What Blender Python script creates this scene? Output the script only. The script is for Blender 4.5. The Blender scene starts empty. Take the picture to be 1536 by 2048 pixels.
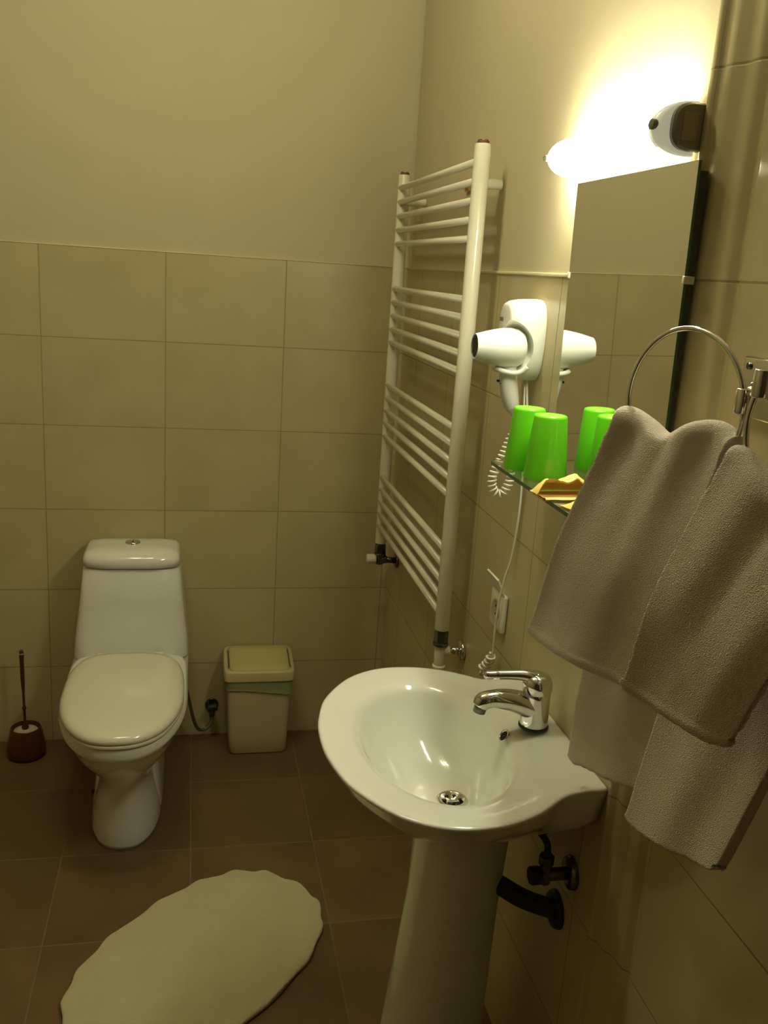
import bpy, bmesh, math, random
from mathutils import Vector, Matrix, noise
random.seed(7)
S = bpy.context.scene
COL = S.collection
PI = math.pi

# ------------------------------------------------------------------ camera
CAM = Vector((-0.6183, -2.7371, 1.4850))
YAW, PITCH, ROLL, FPX = 0.2139, -0.2557, 0.0661, 1833.8
f = Vector((math.sin(YAW)*math.cos(PITCH), math.cos(YAW)*math.cos(PITCH), math.sin(PITCH)))
r = Vector((math.cos(YAW), -math.sin(YAW), 0)); u = r.cross(f)
r2 = math.cos(ROLL)*r + math.sin(ROLL)*u; u2 = -math.sin(ROLL)*r + math.cos(ROLL)*u
cd = bpy.data.cameras.new('camera'); cam = bpy.data.objects.new('camera', cd); COL.objects.link(cam)
cam.matrix_world = Matrix(((r2.x, u2.x, -f.x, CAM.x), (r2.y, u2.y, -f.y, CAM.y), (r2.z, u2.z, -f.z, CAM.z), (0, 0, 0, 1)))
cd.sensor_fit = 'VERTICAL'; cd.sensor_height = 36; cd.lens = FPX*36/2048; cd.clip_start = .02
S.camera = cam

# ------------------------------------------------------------------ light, exposure
S.view_settings.view_transform = 'Standard'; S.view_settings.look = 'None'
S.view_settings.gamma = 1; S.view_settings.exposure = 0.85; S.view_settings.use_curve_mapping = False
LAMP_COL = (1.0, 0.965, 0.71)
SHADE_E = 30.0          # glow of the opal shade
BULB_E = 24.0          # the bare tube behind the shade
GLOBE_E = 60.0         # the two bulbs of the ceiling light above the frame
w = bpy.data.worlds.new('world'); S.world = w; w.use_nodes = True
w.node_tree.nodes['Background'].inputs[1].default_value = 0.0

# ------------------------------------------------------------------ materials
def mat(name, col, rough=.5, metal=0, spec=.5, noise_s=0, noise_a=0, bump_s=0, bump_a=0, coat=0, trans=0, sheen=0, sss=0, emis=None):
    m = bpy.data.materials.new(name); m.use_nodes = True
    nt = m.node_tree; b = nt.nodes['Principled BSDF']
    b.inputs['Base Color'].default_value = (*col, 1)
    b.inputs['Roughness'].default_value = rough; b.inputs['Metallic'].default_value = metal
    b.inputs['Specular IOR Level'].default_value = spec
    b.inputs['Coat Weight'].default_value = coat; b.inputs['Coat Roughness'].default_value = .05
    b.inputs['Transmission Weight'].default_value = trans
    if sheen: b.inputs['Sheen Weight'].default_value = sheen
    if emis:
        b.inputs['Emission Color'].default_value = (*emis[0], 1); b.inputs['Emission Strength'].default_value = emis[1]
    tc = nt.nodes.new('ShaderNodeTexCoord')
    if noise_a:
        n = nt.nodes.new('ShaderNodeTexNoise'); n.inputs['Scale'].default_value = noise_s; n.inputs['Detail'].default_value = 5
        nt.links.new(tc.outputs['Object'], n.inputs['Vector'])
        mx = nt.nodes.new('ShaderNodeMix'); mx.data_type = 'RGBA'
        mx.inputs[6].default_value = (*[c*(1-noise_a) for c in col], 1)
        mx.inputs[7].default_value = (*[min(1, c*(1+noise_a)) for c in col], 1)
        nt.links.new(n.outputs['Fac'], mx.inputs[0]); nt.links.new(mx.outputs[2], b.inputs['Base Color'])
    if bump_a:
        n = nt.nodes.new('ShaderNodeTexNoise'); n.inputs['Scale'].default_value = bump_s; n.inputs['Detail'].default_value = 4
        nt.links.new(tc.outputs['Object'], n.inputs['Vector'])
        bp = nt.nodes.new('ShaderNodeBump'); bp.inputs['Strength'].default_value = bump_a; bp.inputs['Distance'].default_value = .002
        nt.links.new(n.outputs['Fac'], bp.inputs['Height']); nt.links.new(bp.outputs['Normal'], b.inputs['Normal'])
    return m

def tile_mat(name, axis, off_a, wa, off_b, wb, col, col2, grout, gw, rough, mott_s=7, mott_a=.05, bumpn=.1):
    """grid of tiles in object space; axis picks the in-plane coordinates (a, b)"""
    m = bpy.data.materials.new(name); m.use_nodes = True
    nt = m.node_tree; b = nt.nodes['Principled BSDF']; N = nt.nodes; L = nt.links
    tc = N.new('ShaderNodeTexCoord'); sp = N.new('ShaderNodeSeparateXYZ'); L.new(tc.outputs['Object'], sp.inputs[0])
    def mth(op, a, bb=None, c=None):
        n = N.new('ShaderNodeMath'); n.operation = op
        for i, v in enumerate((a, bb, c)):
            if v is None: continue
            if hasattr(v, 'links'): L.new(v, n.inputs[i])
            else: n.inputs[i].default_value = v
        return n.outputs[0]
    ids = []; ds = []
    for ax, o, wd in ((axis[0], off_a, wa), (axis[1], off_b, wb)):
        t = mth('DIVIDE', mth('SUBTRACT', sp.outputs[ax], o), wd)
        fl = mth('FLOOR', t); fr = mth('SUBTRACT', t, fl)
        d = mth('MULTIPLY', mth('MINIMUM', fr, mth('SUBTRACT', 1.0, fr)), wd)
        ids.append(fl); ds.append(d)
    d = mth('MINIMUM', ds[0], ds[1])
    g = N.new('ShaderNodeMapRange'); g.inputs[1].default_value = gw*.4; g.inputs[2].default_value = gw
    L.new(d, g.inputs[0])
    cmb = N.new('ShaderNodeCombineXYZ'); L.new(ids[0], cmb.inputs[0]); L.new(ids[1], cmb.inputs[1])
    wn = N.new('ShaderNodeTexWhiteNoise'); L.new(cmb.outputs[0], wn.inputs['Vector'])
    add = N.new('ShaderNodeVectorMath'); add.operation = 'ADD'; L.new(tc.outputs['Object'], add.inputs[0]); L.new(wn.outputs['Color'], add.inputs[1])
    n = N.new('ShaderNodeTexNoise'); n.inputs['Scale'].default_value = mott_s; n.inputs['Detail'].default_value = 6; L.new(add.outputs[0], n.inputs['Vector'])
    fac = N.new('ShaderNodeMapRange'); fac.inputs[1].default_value = .35; fac.inputs[2].default_value = .65; L.new(n.outputs['Fac'], fac.inputs[0])
    mx = N.new('ShaderNodeMix'); mx.data_type = 'RGBA'; mx.inputs[6].default_value = (*col, 1); mx.inputs[7].default_value = (*col2, 1); L.new(fac.outputs[0], mx.inputs[0])
    tv = N.new('ShaderNodeMapRange'); tv.inputs[3].default_value = 1-mott_a*.5; tv.inputs[4].default_value = 1+mott_a*.5; L.new(wn.outputs['Value'], tv.inputs[0])
    sc = N.new('ShaderNodeVectorMath'); sc.operation = 'SCALE'; L.new(mx.outputs[2], sc.inputs[0]); L.new(tv.outputs[0], sc.inputs['Scale'])
    m2 = N.new('ShaderNodeMix'); m2.data_type = 'RGBA'; m2.inputs[6].default_value = (*grout, 1); L.new(sc.outputs[0], m2.inputs[7]); L.new(g.outputs[0], m2.inputs[0])
    L.new(m2.outputs[2], b.inputs['Base Color'])
    rr = N.new('ShaderNodeMapRange'); rr.inputs[3].default_value = .8; rr.inputs[4].default_value = rough; L.new(g.outputs[0], rr.inputs[0]); L.new(rr.outputs[0], b.inputs['Roughness'])
    fn = N.new('ShaderNodeTexNoise'); fn.inputs['Scale'].default_value = 60; L.new(tc.outputs['Object'], fn.inputs['Vector'])
    hh = mth('ADD', g.outputs[0], mth('MULTIPLY', fn.outputs['Fac'], bumpn))
    bp = N.new('ShaderNodeBump'); bp.inputs['Strength'].default_value = .35; bp.inputs['Distance'].default_value = .0012
    L.new(hh, bp.inputs['Height']); L.new(bp.outputs['Normal'], b.inputs['Normal'])
    return m

TILE1, TILE2, GROUT = (.500, .425, .225), (.550, .468, .258), (.34, .28, .115)
M = {}
M['tile_back'] = tile_mat('back_wall_tile', (0, 2), -.358, .339, 0, .25, TILE1, TILE2, GROUT, .0022, .32)
M['tile_right'] = tile_mat('right_wall_tile', (1, 2), -.868, .339, 0, .25, TILE1, TILE2, GROUT, .0022, .30)
M['tile_recess'] = tile_mat('recess_wall_tile', (1, 2), -1.705, .339, 0, .25, TILE1, TILE2, GROUT, .0022, .22)
M['floor'] = tile_mat('floor_tile', (0, 1), -.611, .32, -.287, .32, (.125, .076, .030), (.180, .108, .042), (.20, .14, .065), .0022, .42, 5, .16, .5)
M['plaster'] = mat('plaster', (.575, .505, .315), .85, spec=.2, noise_s=2.5, noise_a=.05, bump_s=90, bump_a=.12)
M['ceiling'] = mat('ceiling_paint', (.66, .60, .46), .9, spec=.2)
M['porcelain'] = mat('porcelain', (.82, .84, .75), .14, coat=.6)
M['seat'] = mat('seat_plastic', (.80, .78, .62), .2, coat=.3)
M['enamel'] = mat('white_enamel', (.84, .80, .62), .28, coat=.25)
M['chrome'] = mat('chrome', (.72, .72, .70), .09, metal=1)
M['dark_chrome'] = mat('dark_metal', (.17, .17, .15), .25, metal=1)
M['brass'] = mat('brass_screw', (.62, .46, .14), .3, metal=1)
M['rubber'] = mat('black_rubber', (.015, .016, .014), .5)
M['dark'] = mat('dark_cavity', (.012, .012, .010), .7)
M['green_cup'] = mat('green_plastic', (.16, .72, .012), .28, coat=.3)
M['white_plastic'] = mat('white_plastic', (.86, .86, .78), .3)
M['cream_plastic'] = mat('cream_plastic', (.56, .48, .22), .42)
M['cream_dark'] = mat('cream_plastic_body', (.60, .51, .30), .5)
M['bag'] = mat('green_bag', (.30, .36, .15), .45, bump_s=60, bump_a=.8)
M['brush_red'] = mat('red_brown_plastic', (.13, .034, .012), .22, trans=.25)
M['bristle'] = mat('bristle', (.62, .56, .40), .9, bump_s=200, bump_a=1)
M['paper'] = mat('yellow_paper', (.84, .62, .17), .55, noise_s=30, noise_a=.12)
M['soap'] = mat('brown_soap', (.33, .15, .03), .5)
M['red'] = mat('red_mark', (.30, .05, .03), .5)
M['grey_mark'] = mat('grey_mark', (.20, .20, .16), .5)
M['cord'] = mat('cord_plastic', (.84, .82, .66), .35)
M['lamp_cap'] = mat('grey_lamp_cap', (.22, .20, .15), .25, coat=.3)
M['lamp_label'] = mat('lamp_label', (.30, .27, .16), .45)
M['lamp_base'] = mat('lamp_backplate', (.85, .85, .72), .4)
M['socket'] = mat('socket_plastic', (.80, .76, .60), .3)

def terry(name, col, s=800):
    m = mat(name, col, .95, spec=.1, sheen=.35, noise_s=14, noise_a=.07)
    nt = m.node_tree; N = nt.nodes; L = nt.links; b = N['Principled BSDF']
    tc = N.new('ShaderNodeTexCoord')
    v = N.new('ShaderNodeTexVoronoi'); v.inputs['Scale'].default_value = s; L.new(tc.outputs['Object'], v.inputs['Vector'])
    n = N.new('ShaderNodeTexNoise'); n.inputs['Scale'].default_value = s*.3; L.new(tc.outputs['Object'], n.inputs['Vector'])
    a = N.new('ShaderNodeMath'); a.operation = 'ADD'; L.new(v.outputs['Distance'], a.inputs[0]); L.new(n.outputs['Fac'], a.inputs[1])
    bp = N.new('ShaderNodeBump'); bp.inputs['Strength'].default_value = .9; bp.inputs['Distance'].default_value = .0018
    L.new(a.outputs[0], bp.inputs['Height']); L.new(bp.outputs['Normal'], b.inputs['Normal'])
    return m
M['towel'] = terry('terry_towel', (.86, .76, .60))
M['rug'] = terry('bath_mat_fabric', (.68, .62, .36), 600)

def emit(name, col, e, base=(.8, .8, .7)):
    m = bpy.data.materials.new(name); m.use_nodes = True; b = m.node_tree.nodes['Principled BSDF']
    b.inputs['Base Color'].default_value = (*base, 1); b.inputs['Roughness'].default_value = .15
    b.inputs['Emission Color'].default_value = (*col, 1); b.inputs['Emission Strength'].default_value = e
    return m
M['shade'] = emit('opal_glass_lit', LAMP_COL, SHADE_E)
M['globe'] = emit('lit_ceiling_bulb', (1.0, .955, .68), GLOBE_E)
M['bulb'] = emit('lit_tube', LAMP_COL, BULB_E)

def glass(name, col, rough=0):
    m = bpy.data.materials.new(name); m.use_nodes = True; b = m.node_tree.nodes['Principled BSDF']
    b.inputs['Base Color'].default_value = (*col, 1); b.inputs['Transmission Weight'].default_value = 1
    b.inputs['Roughness'].default_value = rough; b.inputs['IOR'].default_value = 1.45
    return m
M['shelf_glass'] = glass('shelf_glass', (.93, .98, .92))
M['glass_edge'] = mat('green_glass_edge', (.02, .10, .055), .12, coat=.5)
M['mirror'] = mat('mirror_silver', (.86, .88, .83), .015, metal=1)
M['clear'] = glass('clear_plastic', (.95, .96, .9), .05)

# ------------------------------------------------------------------ mesh helpers (all coordinates are room coordinates)
def link(name, verts, faces, m, parent=None, smooth=True, loc=None, auto=None):
    """parent given: a part, stored relative to its thing's base; else a top-level mesh with origin loc"""
    o0 = Vector((0, 0, 0))
    if parent is not None:
        q = parent
        while q is not None:
            o0 += q.location; q = q.parent
    elif loc is not None: o0 = Vector(loc)
    me = bpy.data.meshes.new(name)
    me.from_pydata([Vector(v)-o0 for v in verts], [], faces); me.validate()
    bm = bmesh.new(); bm.from_mesh(me); bmesh.ops.remove_doubles(bm, verts=bm.verts, dist=1e-6)
    bmesh.ops.recalc_face_normals(bm, faces=bm.faces); bm.to_mesh(me); bm.free()
    me.materials.append(m)
    ob = bpy.data.objects.new(name, me); COL.objects.link(ob)
    if parent is not None: ob.parent = parent
    elif loc is not None: ob.location = loc
    if smooth:
        me.shade_smooth()
        if auto: me.set_sharp_from_angle(angle=math.radians(auto))
    return ob

class MB:
    def __init__(s): s.v = []; s.f = []
    def add(s, v, fc):
        k = len(s.v); s.v += [Vector(a) for a in v]; s.f += [tuple(i+k for i in q) for q in fc]; return s
    def build(s, name, m, parent=None, smooth=True, loc=None, auto=None): return link(name, s.v, s.f, m, parent, smooth, loc, auto)
    def loft(s, rings, cap0=True, cap1=True, closed=True):
        n = len(rings[0]); v = [p for rg in rings for p in rg]; fc = []
        for i in range(len(rings)-1):
            for j in range(n if closed else n-1):
                a = i*n+j; b = i*n+(j+1) % n
                fc.append((a, b, b+n, a+n))
        if cap0: fc.append(tuple(range(n))[::-1])
        if cap1: fc.append(tuple(range((len(rings)-1)*n, len(rings)*n)))
        return s.add(v, fc)
    def lathe(s, c, prof, axis=(0, 0, 1), n=40, caps=True):
        ax = Vector(axis).normalized(); a = ax.orthogonal().normalized(); b = ax.cross(a); c = Vector(c)
        rings = [[c + ax*h + (a*math.cos(t)+b*math.sin(t))*max(rd, 1e-5) for t in [2*PI*k/n for k in range(n)]] for rd, h in prof]
        return s.loft(rings, caps, caps)
    def cyl(s, p0, p1, r, n=20, bev=0):
        p0, p1 = Vector(p0), Vector(p1); L = (p1-p0).length
        pr = [(r, 0), (r, L)] if not bev else [(r-bev, 0), (r-bev*.3, bev*.3), (r, bev), (r, L-bev), (r-bev*.3, L-bev*.3), (r-bev, L)]
        return s.lathe(p0, pr, p1-p0, n)
    def tube(s, pts, r, n=12, closed=False, caps=True):
        pts = [Vector(p) for p in pts]; m = len(pts)
        rs = r if isinstance(r, (list, tuple)) else [r]*m
        T = []
        for i in range(m):
            a = pts[(i-1) % m] if (closed or i) else pts[0]; b = pts[(i+1) % m] if (closed or i < m-1) else pts[-1]
            T.append((b-a).normalized())
        nrm = T[0].orthogonal().normalized(); rings = []
        for i in range(m):
            nrm = (nrm - T[i]*nrm.dot(T[i])).normalized(); bi = T[i].cross(nrm)
            rings.append([pts[i] + (nrm*math.cos(2*PI*k/n)+bi*math.sin(2*PI*k/n))*rs[i] for k in range(n)])
        if closed: rings.append(rings[0]); return s.loft(rings, False, False)
        return s.loft(rings, caps, caps)
    def box(s, lo, hi, bev=0, seg=3):
        bm = bmesh.new(); bmesh.ops.create_cube(bm, size=1)
        lo, hi = Vector(lo), Vector(hi)
        for v in bm.verts: v.co = Vector([(lo[i]+hi[i])/2 + v.co[i]*(hi[i]-lo[i]) for i in range(3)])
        if bev: bmesh.ops.bevel(bm, geom=list(bm.edges), offset=bev, segments=seg, affect='EDGES', profile=.5)
        bm.verts.index_update()
        v = [x.co.copy() for x in bm.verts]; fc = [tuple(x.index for x in q.verts) for q in bm.faces]; bm.free()
        return s.add(v, fc)
    def sphere(s, c, r, n=16):
        return s.lathe(c, [(r*math.sin(PI*k/n), -r*math.cos(PI*k/n)) for k in range(n+1)], n=n*2, caps=False)
    def grid(s, P):
        a = len(P); b = len(P[0])
        return s.add([p for row in P for p in row], [(i*b+j, i*b+j+1, (i+1)*b+j+1, (i+1)*b+j) for i in range(a-1) for j in range(b-1)])

def catmull(pts, n=8, closed=False):
    pts = [Vector(p) for p in pts]; m = len(pts); out = []
    for i in range(m if closed else m-1):
        g = (lambda k: pts[k % m]) if closed else (lambda k: pts[max(0, min(m-1, k))])
        p0, p1, p2, p3 = g(i-1), g(i), g(i+1), g(i+2)
        for k in range(n):
            t = k/n
            out.append(.5*((2*p1)+(p2-p0)*t+(2*p0-5*p1+4*p2-p3)*t*t+(3*p1-p0-3*p2+p3)*t**3))
    if not closed: out.append(pts[-1])
    return out
def spow(c, e): return math.copysign(abs(c)**e, c)
def rrect(cx, cy, hx, hy, z, e=.35, n=48, bulge=0):
    """rounded rectangle ring; bulge pushes the front (-y) side out"""
    o = []
    for k in range(n):
        t = 2*PI*(k+.5)/n; x = spow(math.cos(t), e); y = spow(math.sin(t), e)
        yy = cy+hy*y
        if y < 0: yy -= bulge*(1-x*x)*min(1, -y)
        o.append(Vector((cx+hx*x, yy, z)))
    return o
def egg(cx, yb, yf, hw, z, mid=.42, eb=.55, ef=1.0, n=56):
    """toilet-seat plan: squarish at the back (yb), round at the front (yf)"""
    ym = yb+(yf-yb)*mid; o = []
    for k in range(n):
        t = 2*PI*k/n; c, s_ = math.cos(t), math.sin(t)
        if s_ >= 0: o.append(Vector((cx+hw*spow(c, eb), ym+(yb-ym)*spow(s_, eb), z)))
        else: o.append(Vector((cx+hw*spow(c, ef*.82), ym+(ym-yf)*spow(s_, ef), z)))
    return o

def thing(name, label, cat, loc, group=None):
    o = bpy.data.objects.new(name, None); COL.objects.link(o); o.location = loc; o.empty_display_size = .05
    o['label'] = label; o['category'] = cat
    if group: o['group'] = group
    return o
def tag(o, label, cat, group=None):
    o['label'] = label; o['category'] = cat
    if group: o['group'] = group
    return o
def struct(o): o['kind'] = 'structure'; return o

# ------------------------------------------------------------------ room
ZC = 2.6; XL = -2.3; YF = -3.9; ZT = 1.5; XR = .022
struct(MB().box((XL-.1, YF-.1, -.1), (.15, .1, 0)).build('floor', M['floor'], smooth=False))
struct(MB().box((XL-.1, YF-.1, ZC), (.15, .1, ZC+.1)).build('ceiling', M['ceiling'], smooth=False))
# tiled wainscot stands 8 mm proud of the plaster
wb = struct(MB().box((XL-.1, 0, 0), (.15, .1, ZT), 0).build('wall_back', M['tile_back'], smooth=False))
MB().box((XL-.1, .006, ZT), (.15, .1, ZC)).build('upper_plaster', M['plaster'], wb, smooth=False)
MB().box((XL, -.0015, ZT-.002), (0, .008, ZT+.0015), .001, 1).build('tile_edge', mat('tile_edge_glaze', (.66, .57, .33), .3), wb)
# right wall: proud tile section then a stepped, fully tiled recess towards the camera
wr = struct(MB().box((0, -1.622, 0), (.15, 0, ZT)).build('wall_right', M['tile_right'], smooth=False))
MB().box((.0012, -1.624, ZT), (.15, 0, ZC)).build('upper_plaster', M['plaster'], wr, smooth=False)
MB().box((-.0035, -1.622, ZT-.004), (.009, 0, ZT+.002), .0012, 2).build('tile_edge', mat('tile_edge_painted_light', (.70, .62, .38), .3), wr)  # lamplight on the tiles' top edge is put into this paler colour
prof = [(.10, -1.600), (-.001, -1.610), (-.003, -1.616), (-.001, -1.622), (.004, -1.626), (.006, -1.630), (.005, -1.638), (.008, -1.648),
        (.015, -1.658), (.018, -1.668), (.017, -1.678), (.020, -1.688), (.026, -1.694), (.028, -1.699), (.0275, -1.703), (.023, -1.708), (XR, -1.715), (XR, -2.0), (XR, YF)]
def zrings(z0, z1): return [[Vector((x, y, z)) for x, y in prof] for z in (z0, z1)]
MB().loft(zrings(0, ZC), False, False, closed=False).build('stepped_tiles', M['tile_recess'], wr, auto=50)
struct(MB().box((XL-.1, YF, 0), (XL, 0, ZC)).build('wall_left', M['plaster'], smooth=False))
struct(MB().box((XL, YF-.1, 0), (.15, YF, ZC)).build('wall_front', mat('brown_low_bounce', (.10, .065, .035), .5), smooth=False))  # unseen wall; its dark brown is made up to cut bounce light

# ------------------------------------------------------------------ wall lamp above the mirror
LY0, LY1, LZ = -1.607, -1.215, 1.682
lamp = thing('wall_lamp', 'lit half-round opal glass wall lamp above the mirror', 'lamp', (0, -1.41, LZ))
def dsec(y, rx, rz, x0=-.006, n=24, e=.8):
    return [Vector((x0 - rx*max(0, math.sin(PI*k/n))**e, y, LZ - rz*math.cos(PI*k/n))) for k in range(n+1)]
# opal front glass: open against the wall above and below
outer = []; inner = []
ys = [LY1+.010, LY1+.007, LY1, LY1-.008, LY1-.02, LY1-.04] + [LY1-.04-(LY1-.04-LY0-.012)*k/8 for k in range(1, 9)]
sc = [.02, .55, .80, .92, .98, 1.0] + [1]*8
rings = []; rin = []
for y, s_ in zip(ys, sc):
    o_ = dsec(y, .054*s_, .031*s_); i_ = dsec(min(y, LY1+.004), .050*s_, .028*s_)[::-1]
    rings.append(o_); rin.append(i_)
sh = MB().loft(rings, False, False, closed=False).build('glass_shade', M['shade'], lamp)
MB().loft(rin, False, False, closed=False).build('shade_unlit_inside', M['lamp_base'], sh)  # inner face added without glow, so less light reaches the wall
mb = MB().box((-.012, LY0+.004, LZ-.020), (.006, LY1-.01, LZ+.020), .003)
mb.build('back_plate', M['lamp_base'], lamp)
mb = MB().cyl((-.022, -1.535, LZ+.016), (-.022, -1.435, LZ+.016), .009, 20, .004)
mb.build('tube_bulb', M['bulb'], lamp)
# end cap facing the camera
def cap(y, rx, rz, x0=-.002):
    return [Vector((x0 - rx*max(0, math.sin(PI*k/24))**.5, y, LZ+.001 - rz*spow(math.cos(PI*k/24), .75))) for k in range(25)]
MB().loft([dsec(LY0+.022, .055, .032), dsec(LY0+.010, .055, .033), dsec(LY0+.004, .050, .033), dsec(LY0+.002, .046, .031)], True, True).build('end_collar', emit('opal_collar_lit', LAMP_COL, .16, (.7, .72, .58)), lamp)
cp = MB().loft([cap(LY0+.003, .040, .0285), cap(LY0-.004, .040, .0285), cap(LY0-.007, .037, .026)], True, True).build('end_cap', M['lamp_cap'], lamp, auto=40)
MB().box((-.030, LY0-.0078, LZ-.016), (-.010, LY0-.0066, LZ+.018)).build('sticker', M['lamp_label'], cp, smooth=False)
MB().cyl((-.052, LY0+.012, LZ+.002), (-.064, LY0+.010, LZ+.002), .0065, 16, .001).build('screw_knob', M['grey_mark'], lamp)
MB().cyl((-.052, LY1-.004, LZ-.001), (-.060, LY1-.008, LZ-.001), .005, 16, .001).build('screw_knob', M['grey_mark'], lamp)

# two-bulb ceiling light above the picture; it throws the radiator's shadow on the right wall
ce = thing('ceiling_light', 'ceiling light with two glowing round bulbs on a metal plate', 'lamp', (-.74, -1.14, ZC))
MB().box((-.94, -1.17, ZC-.020), (-.54, -1.11, ZC), .006).build('ceiling_plate', M['chrome'], ce)
for x in (-.86, -.62):
    MB().cyl((x, -1.14, ZC-.060), (x, -1.14, ZC-.018), .018, 20, .002).build('bulb_holder', M['white_plastic'], ce)
    MB().sphere((x, -1.14, ZC-.098), .045, 14).build('bulb', M['globe'], ce)

# ------------------------------------------------------------------ mirror
mir = thing('mirror', 'frameless rectangular wall mirror below the lit lamp', 'mirror', (0, -1.44, 1.19))
ym0, ym1, zm0, zm1 = -1.640, -1.264, 1.170, 1.642
def mx(z): return -.0070 - .0085*(z-zm0)/(zm1-zm0)     # leans out a little at the top
v = []
for dx in (0, .004):
    for (y, z) in ((ym0, zm0), (ym1, zm0), (ym1, zm1), (ym0, zm1)): v.append((mx(z)+dx, y, z))
link('glass_pane', v, [(0, 1, 2, 3), (4, 5, 6, 7)], M['mirror'], mir, smooth=False)
link('polished_edge', v, [(0, 1, 5, 4), (1, 2, 6, 5), (2, 3, 7, 6), (3, 0, 4, 7)], M['glass_edge'], mir, smooth=False)
bv = []
for (y, z) in ((ym0+.0008, zm0+.01), (ym1-.0008, zm0+.01), (ym1-.0008, 1.630), (ym0+.0008, 1.630)): bv += [(mx(z)+.0042, y, z), (-.0006 if z < ZT else -.0002, y, z)]
link('backing_board', bv, [(0, 2, 4, 6), (1, 3, 5, 7), (0, 1, 3, 2), (2, 3, 5, 4), (4, 5, 7, 6), (6, 7, 1, 0)], mat('dark_backing', (.035, .042, .028), .5), mir, smooth=False)
for y in (ym0-.001, ym1+.001):
    MB().box((mx(1.50)-.002, y-.003, 1.494), (-.0005, y+.003, 1.504), .001).build('clip', mat('clip_plastic', (.60, .60, .42), .3), mir)

# ------------------------------------------------------------------ glass shelf with cups and sachets
ZS = 1.181
shelf = thing('glass_shelf', 'clear glass shelf with dark green edge below the mirror', 'shelf', (0, -1.45, ZS-.006))
def shelf_ring(z, g=0):
    c = [(-.001, -1.236+g), (-.085, -1.236+g), (-.104, -1.239+g), (-.111-g, -1.248), (-.112-g, -1.27), (-.112-g, -1.585), (-.111-g, -1.598), (-.100, -1.605-g), (-.08, -1.606-g), (-.001, -1.606-g)]
    return [Vector((x, y, z)) for x, y in c]
MB().loft([shelf_ring(ZS-.006), shelf_ring(ZS)], True, True).build('glass_panel', M['shelf_glass'], shelf, smooth=False)
e0, e1 = shelf_ring(ZS-.006, .0006), shelf_ring(ZS, .0006)
MB().loft([e0, e1, [p+Vector((.0005, 0, 0)) for p in e1], [p+Vector((.0005, 0, 0)) for p in e0]], False, False, closed=False).build('front_edge', M['glass_edge'], shelf, smooth=False)
for y in (-1.29, -1.57):
    MB().box((-.022, y-.010, ZS-.014), (.001, y+.010, ZS-.0062), .002).build('bracket', M['chrome'], shelf)

def make_cup(loc, label):
    x, y, z = loc
    t = thing('tumbler', label, 'cup', loc, 'green tumblers upside down on the glass shelf')
    H, R0, R1 = .102, .0345, .0255
    prof = [(R0-.0015, .001), (R0, 0), (R0+.0002, .003), (R1+.001, H-.004), (R1, H-.0008), (R1-.0015, H), (R1-.003, H-.0008), (.0005, H-.0012)]
    inn = [(R0-.0015, .001), (R1-.001, H-.004), (.0005, H-.0035)]
    MB().lathe(loc, prof, n=48, caps=False).lathe(loc, inn, n=48, caps=False).build('cup_wall', M['green_cup'], t, auto=50)
    MB().lathe((x, y, z+H-.0012), [(R1-.003, 0), (R1-.0035, .0006), (.0005, .0006)], n=40, caps=False).build('cup_base', mat('green_base', (.36, .82, .06), .25, coat=.3), t, auto=50)
    return t
make_cup((-.063, -1.377, ZS+.0002), 'green plastic tumbler standing upside down, nearer the camera')
make_cup((-.071, -1.302, ZS+.0002), 'green plastic tumbler upside down, partly hidden behind the nearer one')

def sachet(name, c, L, Wd, rot, h, label, mouth=True, seed=0):
    t = thing(name, label, 'soap packet', c, 'yellow paper packets on the glass shelf')
    c = Vector(c); P = []; Q = []
    na, nb = 26, 14
    ca, sa = math.cos(rot), math.sin(rot)
    for i in range(na):
        a = i/(na-1)*2-1; row = []; row2 = []
        for j in range(nb):
            b = j/(nb-1)*2-1
            env = (1-abs(a)**4)*(1-abs(b)**3)
            nz = noise.noise(Vector((a*2.3+seed, b*2.1, seed*1.7)))
            crease = abs(noise.noise(Vector((a*4+seed, b*3+5, .3))))
            up = h*(env*(.75+.5*nz)+.25*crease*env)+.0022
            lx, ly = a*L/2*(1+.05*nz), b*Wd/2*(1+.08*nz)
            row.append(c+Vector((lx*ca-ly*sa, lx*sa+ly*ca, up)))
            row2.append(c+Vector((lx*ca-ly*sa, lx*sa+ly*ca, .0006)))
        P.append(row); Q.append(row2)
    if mouth:      # front half of the top is torn open: split off and lifted
        k = nb//2-1
        MB().grid([row[k:] for row in P]).grid(Q).grid([[r_[k+0], r_[k]+Vector((0, 0, .0025)) ] for r_ in P]).build('wrapper', M['paper'], t)
        MB().grid([[q+Vector((0, 0, .0016+.006*(1-abs(i/(na-1)*2-1)**3))) if False else q+Vector((0, 0, .003)) for q in row[1:k+2]] for i, row in enumerate(Q)]).build('soap_bar', M['soap'], t)
        MB().grid([[row[0], (row[0]+Q[i][1])/2+Vector((0, 0, .0035)), Q[i][2]+Vector((0, 0, .0032))] for i, row in enumerate(P)]).build('wrapper_flap', M['paper'], t)
    else:
        MB().grid(P).grid(Q).build('wrapper', M['paper'], t)
    return t
sachet('soap_packet', (-.076, -1.500, ZS+.0002), .092, .062, .05, .027, 'torn open yellow paper packet lying over the shelf edge', True, 1.3)
sachet('soap_packet', (-.066, -1.574, ZS+.0002), .080, .046, .25, .012, 'flat yellow paper packet half hidden behind the left towel', False, 4.1)

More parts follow.
